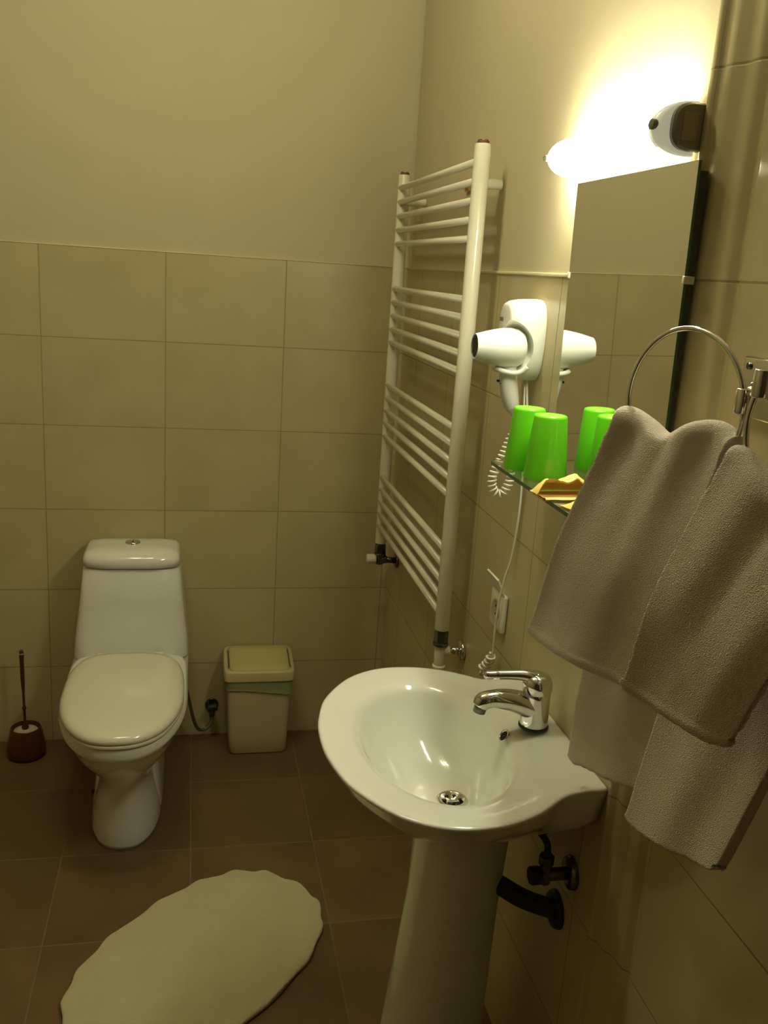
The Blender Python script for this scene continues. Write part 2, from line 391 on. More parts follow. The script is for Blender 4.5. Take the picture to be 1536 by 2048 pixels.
# ------------------------------------------------------------------ towel radiator
rad = thing('towel_radiator', 'white ladder towel radiator hung on the right wall near the corner', 'radiator', (-.03, -.50, .69))
XP = -.056; YA, YB = -.130, -.852; R_ = .0168
MB().cyl((XP, YB, .704), (XP, YB, 1.745), R_, 28, .003).build('upright', M['enamel'], rad)
MB().cyl((XP, YA, .690), (XP, YA, 1.745), R_, 28, .003).build('upright', M['enamel'], rad)
for y in (YA, YB):
    mb = MB().cyl((XP, y, 1.744), (XP, y, 1.7495), .0125, 20)
    for k in range(4):
        a = k*PI/2+.4; mb.box((XP+.009*math.cos(a)-.003, y+.009*math.sin(a)-.003, 1.748), (XP+.009*math.cos(a)+.003, y+.009*math.sin(a)+.003, 1.752))
    mb.build('end_plug', mat('plug_red_brown', (.16, .05, .04), .4), rad)
for z0 in (1.710, 1.440, 1.169, .896):
    for k in range(5):
        z = z0-.0372*k
        MB().cyl((XP-.009, YA, z), (XP-.009, YB, z), .0078, 18).build('rung', M['enamel'], rad)
for y in (YB+.030, YA-.035):
    MB().cyl((XP, y, 1.672), (-.0002, y, 1.674), .0105, 20, .001).build('wall_bracket', M['enamel'], rad)
for y in (-.105, -.580):
    MB().box((-.006, y-.022, 1.676), (-.0002, y+.016, 1.690), .002).cyl((-.007, y, 1.683), (-.010, y, 1.683), .0045, 12).build('screw_hook', M['brass'], rad)
# valves (near: below the front upright, far: below the rear one)
def valve(y, zt, handle):
    v_ = MB().cyl((XP, y, zt-.030), (XP, y, zt), .0165, 6).cyl((XP, y, zt-.034), (XP, y, zt-.026), .018, 20, .002).cyl((XP, y, zt-.004), (XP, y, zt+.004), .0145, 20)
    v_.build('union_nut', M['dark_chrome'], rad, auto=35)
    if handle:
        MB().cyl((XP, y, zt-.062), (XP, y, zt-.030), .012, 20, .001).cyl((XP-.008, y, zt-.048), (-.035, y, zt-.048), .0125, 20, .001).build('valve_body', M['dark_chrome'], rad)
        MB().cyl((XP-.012, y, zt-.046), (XP-.040, y, zt-.046), .015, 24, .002).build('valve_knob', M['enamel'], rad)
        MB().cyl((-.045, y, zt-.048), (-.004, y, zt-.052), .0095, 18).cyl((-.008, y, zt-.052), (-.0005, y, zt-.052), .022, 24, .002).build('supply_pipe', M['dark_chrome'], rad)
    else:
        MB().cyl((XP, y, zt-.085), (XP, y, zt-.030), .0125, 24, .002).cyl((XP, y, zt-.090), (XP, y, zt-.082), .0155, 24, .002).cyl((XP+.008, y, zt-.048), (XP+.022, y, zt-.048), .011, 20, .001).build('valve_body', M['enamel'], rad)
        MB().cyl((XP+.020, y, zt-.048), (-.004, y, zt-.048), .0088, 18).cyl((-.010, y, zt-.048), (-.0005, y, zt-.048), .023, 24, .003).build('supply_pipe', M['chrome'], rad)
valve(YB, .700, False); valve(YA, .686, True)

# ------------------------------------------------------------------ hair dryer on its wall holder
dr = thing('hair_dryer', 'white wall mounted hair dryer hanging in its holder between radiator and mirror', 'hair dryer', (0, -1.12, 1.24))
YD = -1.130; ZD = 1.366
hb = MB(); rings = []
for x, e_ in ((-.0005, 1.0), (-.006, 1.02), (-.020, 1.0), (-.038, .96), (-.052, .88), (-.060, .76), (-.063, .60)):
    rg = []
    for k in range(56):
        t = 2*PI*k/56; yy = .050*e_*spow(math.cos(t), .62); zz = (.073*(.5+.5*e_))*spow(math.sin(t), .62)
        yy *= 1-.10*max(0, -zz/.073)
        rg.append(Vector((x, -1.108+yy, 1.379+zz+ .002)))
    rings.append(rg)
hold = hb.loft(rings, True, True).build('holder', M['white_plastic'], dr, auto=60)
# hollow for the dryer's barrel, cut with a boolean and applied
ct = MB().sphere((-.072, -1.150, ZD), .052, 20).build('cutter', M['grey_mark'], dr)
bo = hold.modifiers.new('cut', 'BOOLEAN'); bo.operation = 'DIFFERENCE'; bo.object = ct; bo.solver = 'EXACT'
dg = bpy.context.evaluated_depsgraph_get(); nm = bpy.data.meshes.new_from_object(hold.evaluated_get(dg)); hold.modifiers.clear(); hold.data = nm
hold.data.shade_smooth(); hold.data.set_sharp_from_angle(angle=math.radians(35))
bpy.data.objects.remove(ct)
bz = [(.0005, -.028), (.018, -.0285), (.029, -.034), (.0345, -.044), (.0360, -.056), (.0350, -.072), (.0320, -.088), (.0280, -.104), (.0235, -.120), (.0228, -.123), (.0210, -.123), (.0205, -.116), (.0005, -.116)]
MB().lathe((0, YD, ZD), [(rr, -h) for rr, h in bz], axis=(-1, 0, 0), n=44, caps=False).build('barrel', M['white_plastic'], dr, auto=50)
nz = MB().lathe((-.1162, YD, ZD), [(.0207, 0), (.0200, .0045), (.0005, .005)], axis=(-1, 0, 0), n=32, caps=False).build('nozzle_grille', M['dark'], dr)
for k in range(5):
    dy = -.014+.007*k; h_ = math.sqrt(max(0, .0195**2-dy*dy))
    MB().box((-.1225, YD+dy-.0006, ZD-h_), (-.1209, YD+dy+.0006, ZD+h_)).build('grille_bar', M['grey_mark'], nz, smooth=False)
hp = catmull([(-.056, YD, ZD-.024), (-.055, YD-.001, ZD-.045), (-.051, YD, ZD-.070), (-.045, YD, ZD-.095), (-.039, YD, ZD-.112), (-.0365, YD, ZD-.122)], 6)
hr = [.0135+.0035*math.sin(PI*min(1, k/22)) if k < 22 else .0135-.0095*((k-22)/(len(hp)-23)) for k in range(len(hp))]
MB().tube(hp, hr, 24).build('handle', M['white_plastic'], dr)
MB().box((-.069, YD-.006, ZD-.066), (-.063, YD+.006, ZD-.054), .0015).box((-.075, YD-.002, ZD-.062), (-.067, YD+.002, ZD-.058), .001).build('switch', M['dark'], dr)
cr = catmull([(-.030, YD-.030, ZD-.030), (-.040, YD-.026, ZD-.040), (-.055, YD-.022, ZD-.043), (-.074, YD-.016, ZD-.040), (-.078, YD, ZD-.039), (-.074, YD+.018, ZD-.040), (-.050, YD+.024, ZD-.042), (-.030, YD+.028, ZD-.034)], 6)
MB().tube(cr, .0048, 14).build('cradle_hook', M['white_plastic'], dr)
lg = MB()
for k, (y0, w_) in enumerate(((-1.082, .003), (-1.087, .003), (-1.092, .003), (-1.097, .003))):
    lg.box((-.0635, y0-w_/2, 1.4115), (-.0612, y0+w_/2, 1.4185)); 
lg.build('logo', M['grey_mark'], hold, smooth=False)
# coiled cord from the handle in a hanging loop and back up to the holder
def coil(path, r0, r1, pitch, wire, sub=18):
    P = catmull(path, 14); L = [0]
    for a, b in zip(P, P[1:]): L.append(L[-1]+(b-a).length)
    tot = L[-1]; nturn = tot/pitch; N_ = int(nturn*sub); out = []; rs = []
    nrm = None; j = 0
    for i in range(N_+1):
        s_ = tot*i/N_
        while j < len(L)-2 and L[j+1] < s_: j += 1
        t = (s_-L[j])/max(1e-9, L[j+1]-L[j]); p_ = P[j].lerp(P[j+1], t); T = (P[j+1]-P[j]).normalized()
        if nrm is None: nrm = T.orthogonal().normalized()
        nrm = (nrm-T*nrm.dot(T)).normalized(); bi = T.cross(nrm); a = 2*PI*nturn*i/N_
        rr = r0+(r1-r0)*min(1, min(i, N_-i)/(N_*.12))
        out.append(p_+(nrm*math.cos(a)+bi*math.sin(a))*rr)
    return out
loop = [(-.0365, YD, ZD-.150), (-.042, YD, ZD-.178), (-.052, YD+.002, ZD-.208), (-.064, YD+.004, ZD-.240), (-.060, YD+.004, ZD-.266), (-.046, YD+.002, ZD-.274), (-.033, YD, ZD-.255), (-.027, YD, ZD-.220)]
cpath = coil(loop, .002, .0072, .0086, .0019, 18)
cm = MB()
cm.tube([(-.0365, YD, ZD-.120), (-.0365, YD, ZD-.135), (-.0362, YD, ZD-.150)], [.0042, .0030, .0020], 12)
cm.tube(cpath, .0021, 6)
cm.tube(catmull([cpath[-1], (-.024, YD, ZD-.17), (-.018, YD-.002, ZD-.13), (-.016, -1.12, ZD-.075), (-.016, -1.112, ZD-.055)], 8), .0018, 8)
cm.build('coiled_cord', M['cord'], dr)
# mains lead down to the socket with a bundled end
ml = catmull([(-.014, -1.118, 1.315), (-.010, -1.128, 1.25), (-.008, -1.132, 1.15), (-.008, -1.138, 1.06), (-.010, -1.128, .97), (-.016, -1.118, .92), (-.019, -1.108, .87), (-.019, -1.100, .82), (-.018, -1.098, .775), (-.016, -1.096, .745)], 10)
MB().tube(ml, .0022, 10).build('mains_lead', M['cord'], dr)
cb = coil([(-.018, -1.096, .752), (-.022, -1.088, .728), (-.030, -1.076, .708), (-.022, -1.085, .700)], .003, .008, .011, .0024, 14)
MB().tube(cb, .0028, 8).build('bundled_lead', M['cord'], dr)

# ------------------------------------------------------------------ wall socket with raised lid
so = thing('wall_socket', 'white wall socket with a raised cover flap below the hair dryer', 'socket', (0, -1.075, .84))
MB().box((-.012, -1.112, .798), (-.0005, -1.036, .878), .005).build('face_plate', M['socket'], so)
MB().lathe((-.0122, -1.074, .838), [(.0225, 0), (.0215, .0018), (.0195, .0004), (.0005, .0004)], axis=(-1, 0, 0), n=32, caps=False).build('socket_well', mat('socket_well', (.45, .40, .27), .4), so)
for dz in (-.0085, .0085):
    MB().cyl((-.0130, -1.074, .838+dz), (-.0110, -1.074, .838+dz), .0026, 12).build('socket_hole', M['dark'], so)
fl = []
for k in range(9):
    t = k/8; fl.append((-.012-.015*t, .878+.040*t-.006*t*t))
MB().loft([[Vector((x, -1.110, z)), Vector((x, -1.040, z)), Vector((x+.003, -1.040, z+.002)), Vector((x+.003, -1.110, z+.002))] for x, z in fl]).build('cover_flap', M['socket'], so, auto=40)

# ------------------------------------------------------------------ wash basin on a pedestal
YS, ZR = -1.412, .750
sink = thing('wash_basin', 'white oval porcelain wash basin on a pedestal against the right wall', 'sink', (-.17, YS, 0))
half = [(0, .197), (-.030, .198), (-.060, .199), (-.080, .207), (-.105, .226), (-.135, .245), (-.175, .261), (-.215, .267), (-.255, .265), (-.295, .250), (-.330, .224), (-.362, .183), (-.388, .135), (-.402, .085), (-.410, .035)]
pl = [(x, YS+h) for x, h in half] + [(x, YS-h) for x, h in half[::-1]]
pl = [(p_.x, p_.y) for p_ in catmull([(x, y, 0) for x, y in pl], 6)]
pl.append(pl[0])
SC = Vector((-.195, YS, 0))
def ray_hit(poly, th):
    d = Vector((math.cos(th), math.sin(th))); best = None
    for (x0, y0), (x1, y1) in zip(poly, poly[1:]):
        ex, ey = x1-x0, y1-y0; den = d.x*ey-d.y*ex
        if abs(den) < 1e-12: continue
        qx, qy = x0-SC.x, y0-SC.y
        t = (qx*ey-qy*ex)/den; s_ = (qx*d.y-qy*d.x)/den
        if t > 0 and -1e-6 <= s_ <= 1+1e-6: best = t if best is None else min(best, t)
    return best
NT = 144; TH = [2*PI*k/NT for k in range(NT)]
RO = [ray_hit(pl, t) for t in TH]
def ellr(th, cx, cy, ax, ay):
    """distance from SC along th to the ellipse centred at (cx, cy)"""
    dx, dy = math.cos(th), math.sin(th); px, py = SC.x-cx, SC.y-cy
    A = (dx/ax)**2+(dy/ay)**2; B = 2*(px*dx/ax**2+py*dy/ay**2); C_ = (px/ax)**2+(py/ay)**2-1
    return (-B+math.sqrt(B*B-4*A*C_))/(2*A)
BI = [ellr(t, -.222, YS, .122, .195) for t in TH]      # lip of the bowl
BI = [min(b, .90*o) for b, o in zip(BI, RO)]
DC = Vector((-.180, YS-.004, 0)); ZB = .628
def ringz(fn): return [Vector(fn(k)) for k in range(NT)]
def P2(k, rr, z): return (SC.x+rr*math.cos(TH[k]), SC.y+rr*math.sin(TH[k]), z)
def deck(k, rr):
    x = SC.x+rr*math.cos(TH[k]); y = abs(SC.y+rr*math.sin(TH[k])-YS)
    up = .006*max(0, min(1, (x+.075)/.05))
    return ZR+up
rings = []
# underside, from pedestal up
PR = [ellr(t, -.160, YS, .080, .085) for t in TH]
def under(fr, z, fall=0):
    def g(k):
        rr = PR[k]+(RO[k]*.985-PR[k])*fr
        zz = z
        c = math.cos(TH[k])
        back = max(0, min(1, (c-.15)/.5))
        # towards the wall the apron hangs lower
        zz = z - back*fall
        return (min(SC.x+rr*c, -.0008), SC.y+rr*math.sin(TH[k]), zz)
    return g
for fr, z, fa in ((0, .590, 0), (.02, .605, 0), (.22, .622, .0), (.45, .645, .008), (.68, .676, .018), (.86, .706, .028), (.96, .728, .03), (1.0, .741, .010)):
    rings.append(ringz(under(fr, z, fa)))
for s_, dz in ((1.0, -.0045), (.997, -.001), (.988, .0005), (.97, .0008)):
    rings.append(ringz(lambda k: (min(P2(k, RO[k]*s_, 0)[0], -.0008), P2(k, RO[k]*s_, 0)[1], deck(k, RO[k])+dz)))
for t_ in (.25, .5, .75, .92):
    rings.append(ringz(lambda k: (min(P2(k, RO[k]*.97*(1-t_)+BI[k]*t_, 0)[0], -.001), P2(k, RO[k]*.97*(1-t_)+BI[k]*t_, 0)[1], (deck(k, RO[k]*(1-t_)+BI[k]*t_))*(1)-.007*t_**1.6)))
for a in (.03, .07, .13, .21, .32, .45, .60, .74, .86, .95, 1.0):
    def g(k, a=a):
        lip = Vector(P2(k, BI[k], 0)); dr_ = DC+Vector((math.cos(TH[k]), math.sin(TH[k]), 0))*.025
        q = lip.lerp(dr_, a)
        dep = (1-(1-min(1, a*1.12))**2.2)**.9 if a < .893 else 1
        steep = .742-(.742-ZB)*dep*(1-.03*(1-a))
        return (q.x, q.y, steep)
    rings.append(ringz(g))
basin = MB().loft(rings, False, False).build('basin', M['porcelain'], sink)
DR = .0265
MB().lathe((DC.x, DC.y, ZB-.004), [(.0005, .000), (.010, .001), (.011, .003), (.019, .0035), (.020, .006), (DR-.002, .0065), (DR, .005), (DR+.001, .0035)], n=40, caps=False).build('drain_ring', M['chrome'], sink)
dd = MB()
for k in range(6):
    a = k*PI/3; dd.box((DC.x+.0135*math.cos(a)-.003, DC.y+.0135*math.sin(a)-.003, ZB-.0012), (DC.x+.0135*math.cos(a)+.003, DC.y+.0135*math.sin(a)+.003, ZB+.0004), .0005, 1)
dd.build('drain_slot', M['dark'], sink)
from mathutils.bvhtree import BVHTree
bvh = BVHTree.FromPolygons([v_.co.copy() for v_ in basin.data.vertices], [tuple(p_.vertices) for p_ in basin.data.polygons])
hit, ovn, _i, _d = bvh.ray_cast(Vector((-.096, YS+.004, 1.0))-sink.location, Vector((0, 0, -1)))
OV = hit + sink.location; ovn = ovn if ovn.z > 0 else -ovn; OV += ovn*.0008
OV_R = 1
MB().lathe(OV, [(.0105, -.003), (.0118, .0005), (.0108, .0018), (.0088, .0012), (.0085, -.002)], axis=ovn, n=28, caps=False).build('overflow_ring', M['chrome'], sink)
MB().lathe(OV, [(.0088, .0004), (.0005, .0004)], axis=ovn, n=24, caps=False).build('overflow_hole', M['dark'], sink)
# hollow-backed pedestal
def ped(z, ax, ay, cx):
    o_ = []; a0, a1 = math.radians(42), math.radians(318); n = 40
    for k in range(n+1):
        a = a0+(a1-a0)*k/n; o_.append(Vector((cx+ax*math.cos(a), YS+ay*math.sin(a), z)))
    for k in range(n, -1, -1):
        a = a0+(a1-a0)*k/n; o_.append(Vector((cx+(ax-.014)*math.cos(a), YS+(ay-.014)*math.sin(a), z)))
    return o_
MB().loft([ped(.0005, .108, .108, -.182), ped(.02, .107, .106, -.182), ped(.08, .100, .097, -.180), ped(.25, .090, .088, -.172), ped(.45, .082, .082, -.160), ped(.56, .084, .086, -.156), ped(.600, .090, .092, -.160)]).build('pedestal', M['porcelain'], sink, auto=50)

# ------------------------------------------------------------------ mixer tap
fa = thing('mixer_tap', 'chrome single lever mixer tap standing on the wash basin', 'tap', (-.048, YS+.002, ZR+.006))
fx, fy, fz = -.047, YS+.002, ZR+.0066
MB().lathe((fx, fy, fz), [(.0245, 0), (.0255, .001), (.0255, .004), (.0235, .006), (.0005, .006)], n=36).build('base_gasket', M['rubber'], fa, auto=50)
MB().lathe((fx, fy, fz+.005), [(.0235, 0), (.0240, .002), (.0236, .012), (.0232, .035), (.0236, .052), (.0230, .060), (.0210, .064), (.0005, .065)], n=40, caps=False).build('body', M['chrome'], fa, auto=60)
sp = catmull([(fx-.002, fy, fz+.034), (fx-.022, fy, fz+.043), (fx-.045, fy, fz+.050), (fx-.068, fy, fz+.053), (fx-.084, fy, fz+.0525), (fx-.094, fy, fz+.049), (fx-.098, fy, fz+.042)], 7)
sr = [.0225-.0075*min(1, k/26)-.0010*max(0, (k-34)/8) for k in range(len(sp))]
MB().tube(sp, sr, 26).build('spout', M['chrome'], fa)
MB().cyl((fx-.0955, fy, fz+.046), (fx-.0990, fy, fz+.030), .0108, 24, .001).build('aerator', M['dark_chrome'], fa)
MB().lathe((fx, fy, fz+.064), [(.0220, .0), (.0245, .003), (.0255, .012), (.0245, .021), (.0195, .029), (.010, .0335), (.0005, .034)], axis=(-.06, 0, 1), n=36, caps=False).build('lever_cap', M['chrome'], fa, auto=60)
lv = catmull([(fx-.004, fy+.001, fz+.088), (fx-.022, fy+.004, fz+.0925), (fx-.045, fy+.008, fz+.0925), (fx-.068, fy+.012, fz+.091), (fx-.084, fy+.014, fz+.090)], 7)
lr = [.0140-.0055*math.sin(PI/2*min(1, k/16)) if k < 22 else .0082 for k in range(len(lv))]
MB().tube(lv, lr, 20).sphere(lv[-1], .0082, 10).build('lever', M['chrome'], fa)
MB().cyl((fx-.0245, fy, fz+.074), (fx-.0225, fy, fz+.074), .0045, 16).build('lever_screw', M['rubber'], fa)

# ------------------------------------------------------------------ pipes under the basin
tr = thing('drain_trap', 'dark waste pipe running from behind the pedestal to the right wall', 'pipe', (0, -1.50, .47))
MB().tube(catmull([(-.17, -1.415, .592), (-.168, -1.42, .54), (-.150, -1.44, .50), (-.110, -1.46, .495), (-.060, -1.478, .470), (-.012, -1.490, .455), (-.001, -1.490, .452)], 8), .0165, 20).build('pipe', mat('dark_grey_pipe', (.035, .04, .028), .4), tr)
MB().lathe((-.012, -1.490, .4525), [(.016, 0), (.030, .003), (.033, .010), (.033, .0115)], axis=(1, 0, 0), n=28, caps=True).build('wall_flange', M['rubber'], tr)
for (y, z, lab) in ((-1.528, .552, 'dark angle valve with round handle on the wall under the basin, nearest the camera'), (-1.390, .560, 'dark angle valve under the basin, half hidden behind the pedestal')):
    av = thing('angle_valve', lab, 'valve', (0, y, z))
    MB().lathe((-.010, y, z), [(.010, 0), (.026, .002), (.028, .0085), (.028, .0095)], axis=(1, 0, 0), n=28).build('wall_rosette', M['dark_chrome'], av)
    MB().cyl((-.055, y, z), (-.003, y, z), .0105, 20, .001).cyl((-.048, y, z-.014), (-.048, y, z+.028), .0100, 20, .001).cyl((-.048, y, z+.020), (-.048, y, z+.036), .0125, 6).build('valve_body', M['dark_chrome'], av, auto=35)
    MB().cyl((-.074, y, z), (-.055, y, z), .015, 8, .002).build('handle', M['rubber'], av, auto=35)
    MB().tube(catmull([(-.048, y, z+.034), (-.05, y+.002, z+.058), (-.065, y+.02, z+.075), (-.095, YS-.01, z+.085), (-.11, YS, z+.10)], 7), .0055, 12).build('braided_hose', M['rubber'], av)

# ------------------------------------------------------------------ towel ring holder
T_ = Vector((.29, -.957, 0)).normalized(); Nn = Vector((-.957, -.29, 0)).normalized()
RR = .086
th_ = thing('towel_ring', 'chrome holder with two towel rings on the right wall beside the mirror', 'towel holder', (XR, -1.83, 1.38))
plate = MB().box((.010, -1.885, 1.348), (XR+.0005, -1.762, 1.418), .003)
plate.build('mounting_plate', M['chrome'], th_)
CA = Vector((-.074, -1.786, 1.360)); CB = Vector((-.070, -2.030, 1.366))
def ringpts(c, n=96): return [c+T_*RR*math.cos(2*PI*k/n)+Vector((0, 0, RR*math.sin(2*PI*k/n))) for k in range(n)]
HA = CA+T_*RR*math.cos(math.radians(12))+Vector((0, 0, RR*math.sin(math.radians(12))))
HB = CB+T_*RR*math.cos(math.radians(152))+Vector((0, 0, RR*math.sin(math.radians(152))))
ra = MB().tube(ringpts(CA), .0030, 14, closed=True).build('ring', M['chrome'], th_)
rb = MB().tube(ringpts(CB), .0030, 14, closed=True).build('ring', M['chrome'], th_)
for H_, base in ((HA, Vector((.012, -1.800, 1.385))), (HB, Vector((.012, -1.850, 1.372)))):
    MB().cyl(base, H_, .0062, 18).cyl(H_-Vector((0, 0, .014)), H_+Vector((0, 0, .013)), .0092, 24, .0015).cyl(base+Vector((-.001, 0, 0)), base+(H_-base)*.25, .011, 20, .002).sphere(base+(H_-base)*.45, .009, 10).build('swivel_arm', M['chrome'], th_, auto=45)
for dz in (-.024, .024):
    MB().cyl((.0105, -1.775, 1.383+dz), (.0085, -1.775, 1.383+dz), .004, 14).build('screw', M['dark_chrome'], th_)

# ------------------------------------------------------------------ towels
def towel(name, label, TL, TR, FL, FR, BL, BR, dip, seed, peak=.0):
    TL, TR, FL, FR, BL, BR = map(Vector, (TL, TR, FL, FR, BL, BR))
    nu, nf = 64, 96
    rows = []
    def nz(a, b, s_): return noise.noise(Vector((a+seed, b, s_)))
    def top(a):
        p_ = TL.lerp(TR, a)
        d = -dip*math.exp(-((a-.42)/.15)**2) - .010*math.exp(-((a-1.0)/.10)**2) + peak*math.exp(-(a/.16)**2) + .006*math.exp(-((a-.78)/.16)**2)
        return p_+Vector((0, 0, d))
    G = .012                       # half gap between the two layers at the ring
    for j in range(nf+1):          # front, bottom to top
        t = 1-j/nf; row = []
        for i in range(nu+1):
            a = i/nu; A = top(a)+Nn*G; B = FL.lerp(FR, a)
            e = t**.92
            q = A.lerp(B, e)
            fold = (math.exp(-t*2.6))*(.0045*math.sin(a*9.5+seed*2+t*2)+.0025*math.sin(a*19+seed+3*t)) + .0045*math.sin(a*7+seed*3+t*1.5)*t + .004*nz(a*3, t*3, 1.)
            sag = .012*math.sin(PI*min(1, t*1.0))
            q = q+Nn*(fold+sag)
            end = math.exp(-a/.035)+math.exp(-(1-a)/.035)
            q.z += (.011*end*max(0, (t-.90)/.10)**2) + .0022*nz(a*14, t*14, 3)*max(0, t-.8)*5
            q += T_*(.0018*nz(t*22, a*3, 5)*(1 if a in (0, 1) else .4)) + Nn*.0018*math.exp(-((t-.972)/.016)**2)
            row.append(q)
        rows.append(row)
    for j in range(1, 10):          # over the top
        an = PI*j/10; row = []
        for i in range(nu+1):
            a = i/nu; A = top(a)
            f1 = .0045*math.sin(a*9.5+seed*2)+.0025*math.sin(a*19+seed)+.004*nz(a*3, 0, 1.)
            row.append(A+Nn*(G*math.cos(an)+f1*(1-j/10))+Vector((0, 0, .007*math.sin(an))))
        rows.append(row)
    for j in range(nf+1):          # back, top to bottom
        t = j/nf; row = []
        for i in range(nu+1):
            a = i/nu; A = top(a)-Nn*G*.9; B = BL.lerp(BR, a)
            q = A.lerp(B, t**.95)
            q = q+Nn*(.0035*math.sin(a*8+seed+t*2)*t + .003*nz(a*3, t*3, 7.))
            end = math.exp(-a/.035)+math.exp(-(1-a)/.035)
            q.z += (.012*end*max(0, (t-.92)/.08)**2) + .002*nz(a*14, t*14, 9)*max(0, t-.8)*5
            q.x = min(q.x, XR-.012 if q.y < -1.70 else (-.012))
            row.append(q)
        rows.append(row)
    o = MB().grid(rows).build(name, M['towel'], loc=TL.lerp(TR, .5))
    sd = o.modifiers.new('thickness', 'SOLIDIFY'); sd.thickness = .013; sd.offset = 0
    tag(o, label, 'towel', 'beige terry towels on the towel rings')
    return o
towel('hand_towel', 'beige terry towel on the left ring, hanging over the basin corner',
      (-.102, -1.712, 1.320), (-.050, -1.868, 1.336), (-.135, -1.552, .985), (-.060, -1.785, .995), (-.056, -1.584, .792), (-.030, -1.770, .850), .014, 1.1, .014)
towel('hand_towel', 'beige terry towel on the right ring, in front of the other towel',
      (-.104, -1.950, 1.312), (-.058, -2.116, 1.332), (-.146, -1.875, 1.055), (-.098, -2.008, 1.053), (-.062, -1.778, .815), (-.050, -1.965, .872), .022, 2.7, .020)

# ------------------------------------------------------------------ toilet
TX = -.784
to = thing('toilet', 'white close coupled toilet with closed lid against the back wall', 'toilet', (TX, -.35, 0))
# bowl + foot as one porcelain body
body = MB()
sec = [egg(TX, -.300, -.594, .090, .0005, .4), egg(TX, -.300, -.596, .091, .012, .4), egg(TX, -.300, -.590, .085, .05, .4), egg(TX, -.295, -.584, .073, .11, .4), egg(TX, -.29, -.590, .068, .16, .4),
       egg(TX, -.27, -.612, .082, .20, .42), egg(TX, -.25, -.650, .108, .24, .42), egg(TX, -.235, -.690, .130, .275, .42), egg(TX, -.225, -.722, .1425, .310, .42), egg(TX, -.16, -.740, .150, .335, .50, .4), egg(TX, -.05, -.748, .157, .342, .56, .25),
       egg(TX, -.04, -.752, .161, .350, .57, .22), egg(TX, -.04, -.752, .161, .357, .57, .22), egg(TX, -.20, -.752, .158, .360, .45, .25), egg(TX, -.205, -.752, .157, .3735, .45, .25), egg(TX, -.21, -.742, .150, .375, .45, .25)]
body.loft(sec)
sec2 = [rrect(TX, -.275, .094, .215, .0005, .45), rrect(TX, -.275, .095, .215, .015, .45), rrect(TX, -.270, .090, .205, .06, .45), rrect(TX, -.262, .084, .19, .13, .5), rrect(TX, -.25, .086, .19, .19, .5), rrect(TX, -.22, .105, .19, .25, .45), rrect(TX, -.19, .140, .175, .305, .35), rrect(TX, -.165, .158, .150, .335, .3), rrect(TX, -.16, .161, .145, .352, .3), rrect(TX, -.16, .160, .144, .3565, .3)]
body.loft(sec2)
body.build('bowl', M['porcelain'], to)
MB().cyl((TX-.086, -.405, .062), (TX-.0935, -.408, .060), .007, 14).build('fixing_cap', M['rubber'], to)
lid = MB().loft([egg(TX, -.258, -.752, .149, .377, .50, .72), egg(TX, -.254, -.757, .152, .380, .50, .72), egg(TX, -.254, -.757, .152, .385, .50, .72), egg(TX, -.256, -.753, .1495, .387, .50, .72)]).build('seat_ring', M['seat'], to, auto=45)
lr_ = [egg(TX, -.264, -.754, .150, .388, .50, .58), egg(TX, -.262, -.757, .152, .391, .50, .58), egg(TX, -.262, -.757, .152, .397, .50, .58), egg(TX, -.264, -.754, .1495, .403, .50, .58), egg(TX, -.268, -.745, .143, .409, .50, .58)]
for s_ in (.90, .80, .66, .5, .3, .1):
    lr_.append([Vector((TX+(p_.x-TX)*s_, -.50+(p_.y+.50)*s_, .410+.008*(1-s_**2)**.8)) for p_ in egg(TX, -.265, -.752, .148, 0, .50, .58)])
MB().loft(lr_).build('lid', M['seat'], to)
for sx in (-.075, .075):
    MB().cyl((TX+sx-.016, -.238, .384), (TX+sx+.016, -.238, .384), .010, 18, .002).build('hinge', M['seat'], to)
MB().loft([rrect(TX, -.111, .1595, .094, .3568, .25, 64, .006), rrect(TX, -.111, .1595, .094, .3625, .25, 64, .006)]).build('tank_gap_shade', M['dark'], to)  # dark layer added to stand for the shaded gap under the cistern
cs = [rrect(TX, -.112, .162, .096, .3615, .25, 64, .006), rrect(TX, -.112, .1625, .097, .365, .25, 64, .008), rrect(TX, -.107, .158, .092, .42, .25, 64, .010), rrect(TX, -.100, .146, .085, .52, .25, 64, .012), rrect(TX, -.095, .1345, .080, .623, .25, 64, .021), rrect(TX, -.095, .131, .077, .626, .25, 64, .021)]
MB().loft(cs).build('cistern', M['porcelain'], to)
cl_ = [rrect(TX, -.095, .131, .078, .6285, .25, 64, .021), rrect(TX, -.096, .1355, .084, .631, .25, 64, .022), rrect(TX, -.096, .1350, .084, .650, .26, 64, .022), rrect(TX, -.096, .131, .080, .662, .28, 64, .021), rrect(TX, -.096, .122, .071, .670, .3, 64, .012), rrect(TX, -.096, .095, .050, .6755, .35, 64, .008), rrect(TX, -.096, .05, .025, .6775, .4, 64, .003), rrect(TX, -.096, .01, .005, .678, .5, 64, 0)]
cll = MB().loft(cl_).build('cistern_lid', M['porcelain'], to)
bt = MB().lathe((TX, -.098, .6775), [(.021, 0), (.0215, .002), (.020, .005), (.016, .006), (.0155, .0055), (.0005, .006)], n=36, caps=False).build('flush_button', M['chrome'], cll)
MB().box((TX-.0007, -.112, .6828), (TX+.0007, -.084, .6842)).build('button_split', M['dark'], bt, smooth=False)
lg = MB()
for k, wd in enumerate((.004, .003, .004, .003, .004)):
    x0 = TX-.012+.0053*k; lg.box((x0, -.158-.0004, .6695-.0085), (x0+wd, -.1520, .6740-.004))
lg.build('maker_mark', M['grey_mark'], cll, smooth=False)

